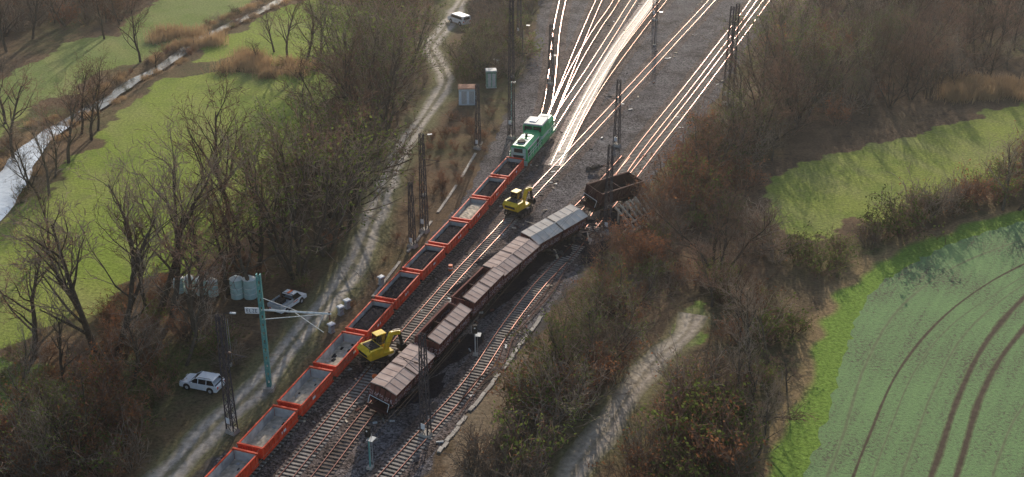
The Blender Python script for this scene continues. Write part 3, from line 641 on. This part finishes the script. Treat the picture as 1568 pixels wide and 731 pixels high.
for k,(x,y,t,a) in {'a':(356,662,483,[(.7,3,1)]),'b':(650,355,205,[(.75,3,1)]),'c':(632,378,280,[]),'d':(732,228,130,[]),'e':(783,212,-12,[(.6,3,1)]),'f':(843,130,38,[(.7,3,1)]),'g':(930,358,222,[(.75,3,-1)]),'h':(944,224,122,[(.7,3,-1)]),'i':(1110,160,10,[]),'j':(1118,158,6,[(.8,2.5,-1)]),'k':(652,668,512,[(.7,3,-1)]),'l':(1002,32,-80,[(.7,3,-1)]),'m':(795,60,-70,[])}.items():
    masts[k]=lattice(x,y,t,arms=a,w=.42 if k in'cdm' else .5)
c=G(413,597); h=hfrom(413,597,420); b=B()
for s in(-1,1): b.box((s*.2,0,h/2),(.14,.42,h),teal)
for i in range(14): b.box((0,-.19,h*(i+.5)/14),(.4,.04,.5),teal); b.box((0,.19,h*(i+.5)/14),(.4,.04,.5),teal)
b.box((0,0,.25),(1.2,1.2,.5),trough)
za=h*.70
cream=mat('cantilever_galvanised',(.78,.78,.74),rough=.6,spec=.2)
b.cyl((0,0,za),(7.8,0,za-.2),.11,cream,8); b.cyl((0,0,za-1.2),(7.2,0,za-.25),.05,cream,6); b.cyl((0,0,za+1.6),(4,0,za),.03,cream,6)
b.cyl((7.0,0,za-.2),(6.2,0,za-2.0),.05,cream,6); b.cyl((3.5,0,za),(6.8,0,za-2.6),.04,cream,6); b.cyl((7.6,0,za-1.0),(7.6,0,za+.1),.1,cer,8)
b.box((-1.0,-.3,za+.05),(1.6,.06,.75),white); 
blk=mat('sign_lettering',(.02,.05,.10),rough=.6)
def letter(ch,x0):
    st={'E':[(0,0,0,1),(0,1,1,1),(0,.5,.8,.5),(0,0,1,0)],'L':[(0,0,0,1),(0,0,1,0)],'Z':[(0,1,1,1),(1,1,0,0),(0,0,1,0)]}[ch]
    for a,c_,d,e in st: b.cyl((x0+a*.2,-.345,za-.15+c_*.4),(x0+d*.2,-.345,za-.15+e*.4),.03,blk,4)
for i,ch in enumerate('ELZE'): letter(ch,-1.6+i*.33)
b.obj('catenary_mast',c,math.radians(-4))
def post(name,px,py,yt,m,head):
    h=hfrom(px,py,yt); b=B(); b.cyl((0,0,0),(0,0,h),.09,m,8,.07); b.box((0,0,.15),(.6,.6,.3),trough)
    if head=='signal': b.box((0,-.1,h-.5),(.55,.3,1.1),dark); b.cyl((0,-.27,h-.3),(0,-.2,h-.3),.1,white,8); b.box((.35,0,h-1.3),(.7,.9,.05),lgrey); b.cyl((-.5,.3,h-1.3),(-.5,.3,h-.3),.03,lgrey,5)
    if head=='lamp': b.cyl((0,0,h),(1.0,0,h+.15),.05,m,6); b.box((1.1,0,h+.12),(.7,.25,.12),white)
    b.cyl((.25,.2,0),(.25,.2,h-.8),.025,lgrey,4); b.cyl((-.0,.2,0),(.0,.2,h-.8),.025,lgrey,4)
    b.obj(name,G(px,py),R.uniform(-.5,.2))
post('railway_signal',567,718,655,teal,'signal'); post('railway_signal',728,545,498,lgrey,'signal'); post('lamp_post',650,300,208,mastm,'lamp'); post('lamp_post',1002,70,20,mastm,'lamp')
post('railway_signal',783,190,115,teal,'signal'); post('railway_signal',846,115,75,lgrey,'signal'); post('lamp_post',800,95,40,mastm,'lamp'); post('lamp_post',352,560,480,mastm,'lamp')
wire=mat('copper_wire',(.16,.13,.11),rough=1,spec=0)
b=B()
def span(p,q,sag,r=.014,n=8):
    pr=None
    for i in range(n+1):
        t=i/n; x=p.lerp(q,t); x=Vector((x.x,x.y,x.z-sag*4*t*(1-t)))
        if pr: b.cyl(pr,x,r,wire,4,cap=False)
        pr=x
for T in(T1,T2,T3):
    S=arc(T); s=0
    while s+45<S[-1]:
        p=at_s(T,S,s);q=at_s(T,S,s+45); span(Vector((p.x,p.y,5.6)),Vector((q.x,q.y,5.6)),0,.012,2); span(Vector((p.x,p.y,7.0)),Vector((q.x,q.y,7.0)),1.0); s+=45
def top(k,f=.95): c,h=masts[k]; return Vector((c.x,c.y,h*f))
for a_,b_ in(('a','k'),('b','g'),('d','h'),('f','j')):
    for f in(.95,.72): span(top(a_,f),top(b_,f),1.4 if f>.9 else .3,.011)
b.obj('overhead_wires')
# ---------------- vegetation meshes ----------------
bark=mat('bark_grey_brown',(.10,.08,.06),rough=1,rnd=.35,spec=0); twig=mat('twigs_brown',(.24,.145,.10),rnd=.45,scale=1.0,transl=.12); twigg=mat('twigs_grey',(.26,.20,.15),rnd=.4,scale=1.0,transl=.12)
ivy=mat('leaves_olive',(.08,.115,.03),col2=(.165,.19,.05),rnd=.4,scale=1.2,transl=.35); bleaf=mat('leaves_russet',(.22,.09,.045),col2=(.34,.16,.075),rnd=.45,scale=1.2,transl=.3)
reed=mat('reed_straw',(.40,.26,.14),col2=(.48,.34,.19),rnd=.2,scale=1.0,transl=.3)
class V:
    def __init__(s,seed,rmin=.02): s.r=random.Random(seed); s.v=[];s.f=[];s.m=[];s.tips=[];s.rmin=rmin
    def tube(s,p,q,r0,r1,n,mi):
        d=(q-p); 
        if d.length<1e-4: return
        d.normalize(); a=d.orthogonal().normalized(); c=d.cross(a); o=len(s.v)
        if n==2:
            t=s.r.uniform(0,6.28); e=a*math.cos(t)+c*math.sin(t)
            s.v+= [p-e*r0,p+e*r0,q+e*r1,q-e*r1]; s.f.append((o,o+1,o+2,o+3)); s.m.append(mi); return
        for pt,rr in((p,r0),(q,r1)):
            for i in range(n): t=6.283*i/n; s.v.append(pt+(a*math.cos(t)+c*math.sin(t))*rr)
        for i in range(n): s.f.append((o+i,o+(i+1)%n,o+n+(i+1)%n,o+n+i)); s.m.append(mi)
    def branch(s,p,d,l,r,lev,maxl,kids,ang,up,mi_b=0,mi_t=1,start=.3,wob=.14):
        n=5 if lev==0 else (4 if lev==1 else (3 if lev==2 else 2)); pts=[p.copy()]; rs=[r]; dd=d.normalized()
        for i in range(n):
            dd=(dd+Vector((s.r.gauss(0,wob),s.r.gauss(0,wob),s.r.gauss(0,wob)+up))).normalized()
            pts.append(pts[-1]+dd*l/n); rs.append(r*(1-.75*(i+1)/n))
        for i in range(n): s.tube(pts[i],pts[i+1],rs[i],rs[i+1],6 if lev==0 else (4 if lev==1 else (3 if lev==2 else 2)),mi_b if lev<2 else mi_t)
        s.tips.append(pts[-1])
        if lev>=2: s.tips.append(pts[len(pts)//2])
        if lev<maxl:
            for k in range(kids[lev]):
                t=start+(1-start)*(k+s.r.random())/kids[lev]; j=min(n-1,int(t*n)); q=pts[j].lerp(pts[j+1],t*n-j)
                ax=(pts[j+1]-pts[j]).normalized(); o=ax.orthogonal().normalized(); o.rotate(Matrix.Rotation(s.r.uniform(0,6.28),3,ax))
                a=s.r.uniform(*ang); nd=ax*math.cos(a)+o*math.sin(a)
                ll=l*(s.r.uniform(.38,.62) if lev>0 else s.r.uniform(.35,.6)*(1.25-.7*t)); 
                s.branch(q,nd,ll,max(s.rmin,rs[j]*s.r.uniform(.4,.6)),lev+1,maxl,kids,ang,up,mi_b,mi_t,.2,wob*1.15)
    def leaves(s,n,size,mi,spread=.3,zmax=99):
        for _ in range(n):
            c=s.r.choice(s.tips); c=c+Vector((s.r.gauss(0,spread),s.r.gauss(0,spread),s.r.gauss(0,spread*.8)))
            if c.z<.05: continue
            a=Vector((s.r.gauss(0,1),s.r.gauss(0,1),s.r.gauss(0,1))).normalized(); e=a.orthogonal().normalized(); f=a.cross(e); w=size*s.r.uniform(.5,1.3); o=len(s.v)
            s.v+=[c-e*w,c-f*w*.6,c+e*w,c+f*w*.6]; s.f.append((o,o+1,o+2,o+3)); s.m.append(mi)
    def mesh(s,name,mats):
        me=bpy.data.meshes.new(name); me.from_pydata([tuple(v) for v in s.v],[],s.f)
        for m in mats: me.materials.append(m)
        me.polygons.foreach_set('material_index',s.m); me.update(); return me
bare=[];green_t=[];multi=[]
for k in range(6):
    t=V(100+k,.026); 
    t.branch(Vector((0,0,-.2)),Vector((t.r.uniform(-.08,.08),t.r.uniform(-.08,.08),1)),11,.26,0,4,[12,5,4,2],(.35,.85) if k%2 else (.45,.95),.08,start=.22)
    bare.append(t.mesh('bare_tree',[bark,twigg if k%2 else twig,ivy]))
for k in range(5):
    t=V(200+k,.028)
    for j in range(4):
        a=j*1.57+t.r.uniform(-.4,.4); t.branch(Vector((math.cos(a)*.3,math.sin(a)*.3,-.2)),Vector((math.cos(a)*.42,math.sin(a)*.42,1)),10.5,.16,0,3,[9,5,3],(.4,.85),.06,start=.15)
    if k<3: t.leaves(1000,.13,2,.22); green_t.append(t.mesh('leafy_tree',[bark,twigg,ivy]))
    else: t.leaves(150,.09,2,.25); multi.append(t.mesh('bare_tree',[bark,twig,ivy]))
green_t.append(multi[0]); green_t.append(multi[1])
shr=[]
for k in range(9):
    t=V(300+k,.028); kind=k%3
    ns=15
    for j in range(ns):
        a=t.r.uniform(0,6.28); e=t.r.uniform(.1,.95); rad=t.r.uniform(0,.8)
        t.branch(Vector((math.cos(a)*rad,math.sin(a)*rad,-.05)),Vector((math.cos(a)*math.sin(e),math.sin(a)*math.sin(e),math.cos(e))),t.r.uniform(1.6,3.1),.045,1,3,[0,5,3],(.4,.9),.05,1,1,start=.15)
    if kind==0: t.leaves(420,.11,2,.15)
    if kind==1: t.leaves(70,.08,2,.15)
    if kind==2: t.leaves(560,.13,2,.15)
    shr.append(t.mesh('shrub',[bark,twig if kind!=1 else twigg,bleaf if kind<2 else ivy]))
rd=[]
for k in range(2):
    t=V(400+k)
    for j in range(380):
        p=Vector((t.r.gauss(0,1.0),t.r.gauss(0,1.0),0)); d=Vector((t.r.gauss(0,.18),t.r.gauss(0,.18),1)); t.tube(p,p+d*t.r.uniform(.8,1.9),.03,.012,2,0)
    rd.append(t.mesh('reed_clump',[reed]))
# ---------------- planting ----------------
def place(me,name,x,y,s,sz=None,parent=None):
    o=bpy.data.objects.new(name,me); o.location=(x,y,0); o.scale=(s,s,sz or s); o.rotation_euler=(R.uniform(-.05,.05),R.uniform(-.05,.05),R.uniform(0,6.28)); return link(o,parent)
for (x,y,t) in [(75,300,190),(62,305,200),(105,250,130),(125,205,105),(140,215,110),(150,200,95),(8,190,80),(20,240,110),(85,270,170),(45,290,215),
 (52,548,355),(150,550,295),(178,545,300),(120,470,320),(245,475,235),(262,490,245),(225,470,300),(300,520,330),(352,330,140),(325,320,200),(350,450,285),(388,455,290),(310,470,300),(285,560,420),(205,430,270),(340,300,190),(365,420,260),
 (215,95,0),(160,60,-20),(100,40,-50),(50,60,-40),(10,80,-20),(130,30,-60),(440,90,-10),(470,95,-20),(490,100,-10),(505,80,0),(420,80,10),(395,95,60),(240,110,70),(205,590,470),(100,600,480),(20,660,520),(75,380,270),
 (430,380,220),(500,360,180),(570,170,20),(610,120,0),(550,220,70),(520,290,150),(395,420,240),(420,350,200),
 (1150,570,430),(1180,560,440),(1135,510,400),(1560,322,190),(1535,322,205),(1420,340,290),(1390,345,300),(1205,600,550),(1165,380,310),(1180,375,320),(930,430,360),(1090,470,380),(1120,620,520),(1160,700,600)]:
    h=max(3,hfrom(x,y,t)); p=G(x,y); s=h/12.3; place(R.choice(bare),'bare_tree',p.x,p.y,s*R.uniform(.9,1.1) if h>7 else s*1.4,s)
for (x,y,t) in [(455,425,215),(500,390,200),(530,350,185),(540,290,120),(560,240,70),(590,200,50),(575,180,20),(595,150,10),(615,110,5),(550,160,30),(530,120,0),(510,330,170),(480,310,160),(600,90,-30),(570,70,-40),(620,60,-30),(600,20,-60),
 (1100,425,290),(1090,280,175),(1170,150,30),(1205,120,0),(1225,190,80),(1150,220,90),(1260,150,40),(1330,135,30),(1400,115,20),(870,600,490),(925,560,460),(840,650,570),(1140,640,560),(960,480,410),(735,120,45),(760,90,30),(715,110,60),(120,720,590),(60,740,620),(1130,240,150),(900,500,440)]:
    h=max(3,hfrom(x,y,t)); p=G(x,y); s=h/11.5; me_=R.choice(green_t); place(me_,me_.name.split('.')[0],p.x,p.y,s*(1.1 if h>8 else 1.6),s)
KEEP=[(G(311,600),4.5),(G(440,470),4.5),(G(703,38),5),(G(375,460),3),(G(300,455),4.5),(G(716,158),3.5),(G(752,133),2.5),(G(413,597),2),(G(311,625),5),(G(300,650),4),(G(330,640),4),(G(440,490),4.5),(G(370,485),4),(G(300,480),4),(G(716,175),4),(G(703,52),5),(G(1045,485),4),(G(1020,520),3.5),(G(1050,500),4)]
PATHS=[p-Vector((0,3.4,0)) for p in PATHP]
def scatter(name,poly,step,srange,kinds,prob=1.0,excl=()):
    P=W(poly); xs_=[a for a,_ in P]; ys_=[c for _,c in P]; em=bpy.data.objects.new(name,None); link(em); cnt=0
    x=min(xs_)
    pts=[]
    while x<max(xs_):
        y=min(ys_)
        while y<max(ys_):
            pts.append((x+R.uniform(-.5,.5)*step,y+R.uniform(-.5,.5)*step)); y+=step
        x+=step
    A=np.array(pts); ok=inpoly(A[:,0],A[:,1],P)
    for ln,dm in((TRACKP,3.4),(PATHP,3.2),(PATHS,2.8),(BORD,5.4),(STREAM,3.0),(T3,5.2),(T1,5.0)): ok&=distline(A[:,0],A[:,1],ln)>dm
    ok&=~inpoly(A[:,0],A[:,1],CROP)
    for ln in(M6,M1): ok&=~inpoly(A[:,0],A[:,1],ln)
    dn=vnoise(A[:,0],A[:,1],9,21); kn=vnoise(A[:,0],A[:,1],11,22)
    for i in range(len(A)):
        if not ok[i] or R.random()>prob*(.25+dn[i]*1.15): continue
        q=A[i]
        if abs(q[0])>145 or q[1]<92: continue
        if any((k.x-q[0])**2+(k.y-q[1])**2<r*r for k,r in KEEP): continue
        kd=kinds[min(len(kinds)-1,int((kn[i]*1.3-.15+R.uniform(-.2,.2))*len(kinds)))] if kn[i]>.1 else kinds[0]
        me=R.choice([shr[kd],shr[kd+3],shr[kd+6]]) if kd<3 else (R.choice(rd) if kd==3 else (R.choice(bare+multi) if kd==4 else R.choice(green_t)))
        s=R.uniform(*srange)*(.6+dn[i]*.8)
        if kd>3: s=R.uniform(.55,.9)
        place(me,me.name.split('.')[0],q[0],q[1],s,s*R.uniform(.85,1.2),em); cnt+=1
    print(name,cnt)
scatter('scrub_thicket',[(1010,300),(1080,200),(1140,200),(1160,290),(1150,350),(1240,392),(1330,348),(1568,262),(1700,240),(1700,300),(1568,318),(1440,352),(1340,405),(1290,460),(1270,540),(1240,615),(1190,760),(640,760),(740,650),(815,545),(890,450),(960,372)],3.0,(.65,1.6),[0,2,1,0,2,1])
scatter('woodland_edge',[(1225,-30),(1800,-30),(1700,70),(1568,112),(1500,130),(1380,165),(1290,195),(1220,225),(1160,280),(1085,200),(1150,110)],4.4,(.9,1.8),[1,0,4,5,1,4,5,4])
scatter('woodland_undergrowth',[(-80,560),(0,545),(60,508),(160,450),(240,428),(330,388),(400,338),(450,270),(480,200),(520,140),(515,110),(545,85),(545,10),(560,-30),(690,-30),(650,60),(640,90),(655,130),(630,165),(590,215),(570,270),(545,330),(520,390),(480,440),(440,490),(400,540),(350,600),(280,660),(200,760),(-80,780)],3.5,(.4,1.0),[1,0,2,1,0])
scatter('lower_thicket',[(-80,600),(60,590),(160,600),(260,640),(240,700),(180,760),(-80,780)],3.2,(.8,1.5),[0,2,1,0])
scatter('trackside_scrub',[(695,140),(790,150),(745,235),(690,310),(620,395),(560,470),(520,510),(380,650),(330,700),(300,720),(400,610),(540,445),(600,350),(625,280),(640,230),(670,180)],2.6,(.22,.5),[0,1,0],.9)
scatter('roadside_bushes',[(700,60),(720,-30),(840,-40),(815,60),(795,140),(700,130)],3.2,(.8,1.5),[1,2,1])
scatter('riverside_wood',[(-60,100),(60,40),(180,45),(280,-30),(-100,-60)],4.2,(1,2),[1,4,0,4])
em=bpy.data.objects.new('reed_bank',None); link(em)
nS=len(STREAM)
for i in range(0,nS,1):
    up_=i/nS>.36
    for s in(-1,1):
        if R.random()<(.75 if up_ else (.45 if s<0 else .25)):
            t=(STREAM[min(i+1,nS-1)]-STREAM[max(i-1,0)]).normalized(); p=STREAM[i]+Vector((t.y,-t.x,0))*s*R.uniform(2.2,3.4) if up_ else STREAM[i]+Vector((t.y,-t.x,0))*s*R.uniform(3.2,4.4)
            if R.random()<.6: place(R.choice(rd),'reed_clump',p.x,p.y,R.uniform(.35,.65),None,em)
            else: place(R.choice(shr),'shrub',p.x,p.y,R.uniform(.3,.65),None,em)
for cx,cy,n in((1505,140,40),(285,62,10),(385,98,10),(440,105,8)):
    for i in range(n):
        p=G(cx+R.gauss(0,28),cy+R.gauss(0,6)); place(R.choice(rd),'reed_clump',p.x,p.y,R.uniform(.8,1.5),None,em)
# ---------------- air haze (low winter mist layer) ----------------
hz=bpy.data.materials.new('winter_haze'); hz.use_nodes=True; N=hz.node_tree.nodes; L=hz.node_tree.links
N.remove(N['Principled BSDF']); vs_=N.new('ShaderNodeVolumeScatter'); vs_.inputs['Density'].default_value=.00024; vs_.inputs['Anisotropy'].default_value=.65; vs_.inputs['Color'].default_value=(.97,.98,1,1); L.new(vs_.outputs[0],N['Material Output'].inputs['Volume'])
b=B(); b.box((0,200,19),(900,900,42),hz); b.obj('mist_layer')
# ---------------- light, sky, camera ----------------
EL=math.radians(20.5); AZ=math.radians(6.0)
sv=Vector((math.sin(AZ)*math.cos(EL),math.cos(AZ)*math.cos(EL),math.sin(EL)))
w=bpy.data.worlds.new('World'); scene.world=w; w.use_nodes=True; N=w.node_tree.nodes; L=w.node_tree.links
sk=N.new('ShaderNodeTexSky'); sk.sky_type='NISHITA'; sk.sun_disc=False; sk.sun_elevation=EL; sk.sun_rotation=AZ; sk.dust_density=1.5
L.new(sk.outputs[0],N['Background'].inputs['Color']); N['Background'].inputs['Strength'].default_value=.15
sl=bpy.data.lights.new('sun','SUN'); sl.energy=5; sl.angle=math.radians(.6); sl.color=(1,.90,.77); so_=bpy.data.objects.new('sun',sl); so_.rotation_euler=sv.to_track_quat('Z','Y').to_euler(); link(so_)
cd=bpy.data.cameras.new('camera'); cd.sensor_width=36; cd.lens=36*F/1568; cd.clip_end=8000; cd.clip_start=1
co=bpy.data.objects.new('camera',cd); co.location=(0,0,H); co.rotation_euler=(math.pi/2-TH,0,0); link(co); scene.camera=co
scene.view_settings.view_transform='Standard'; scene.view_settings.look='None'; scene.view_settings.exposure=0
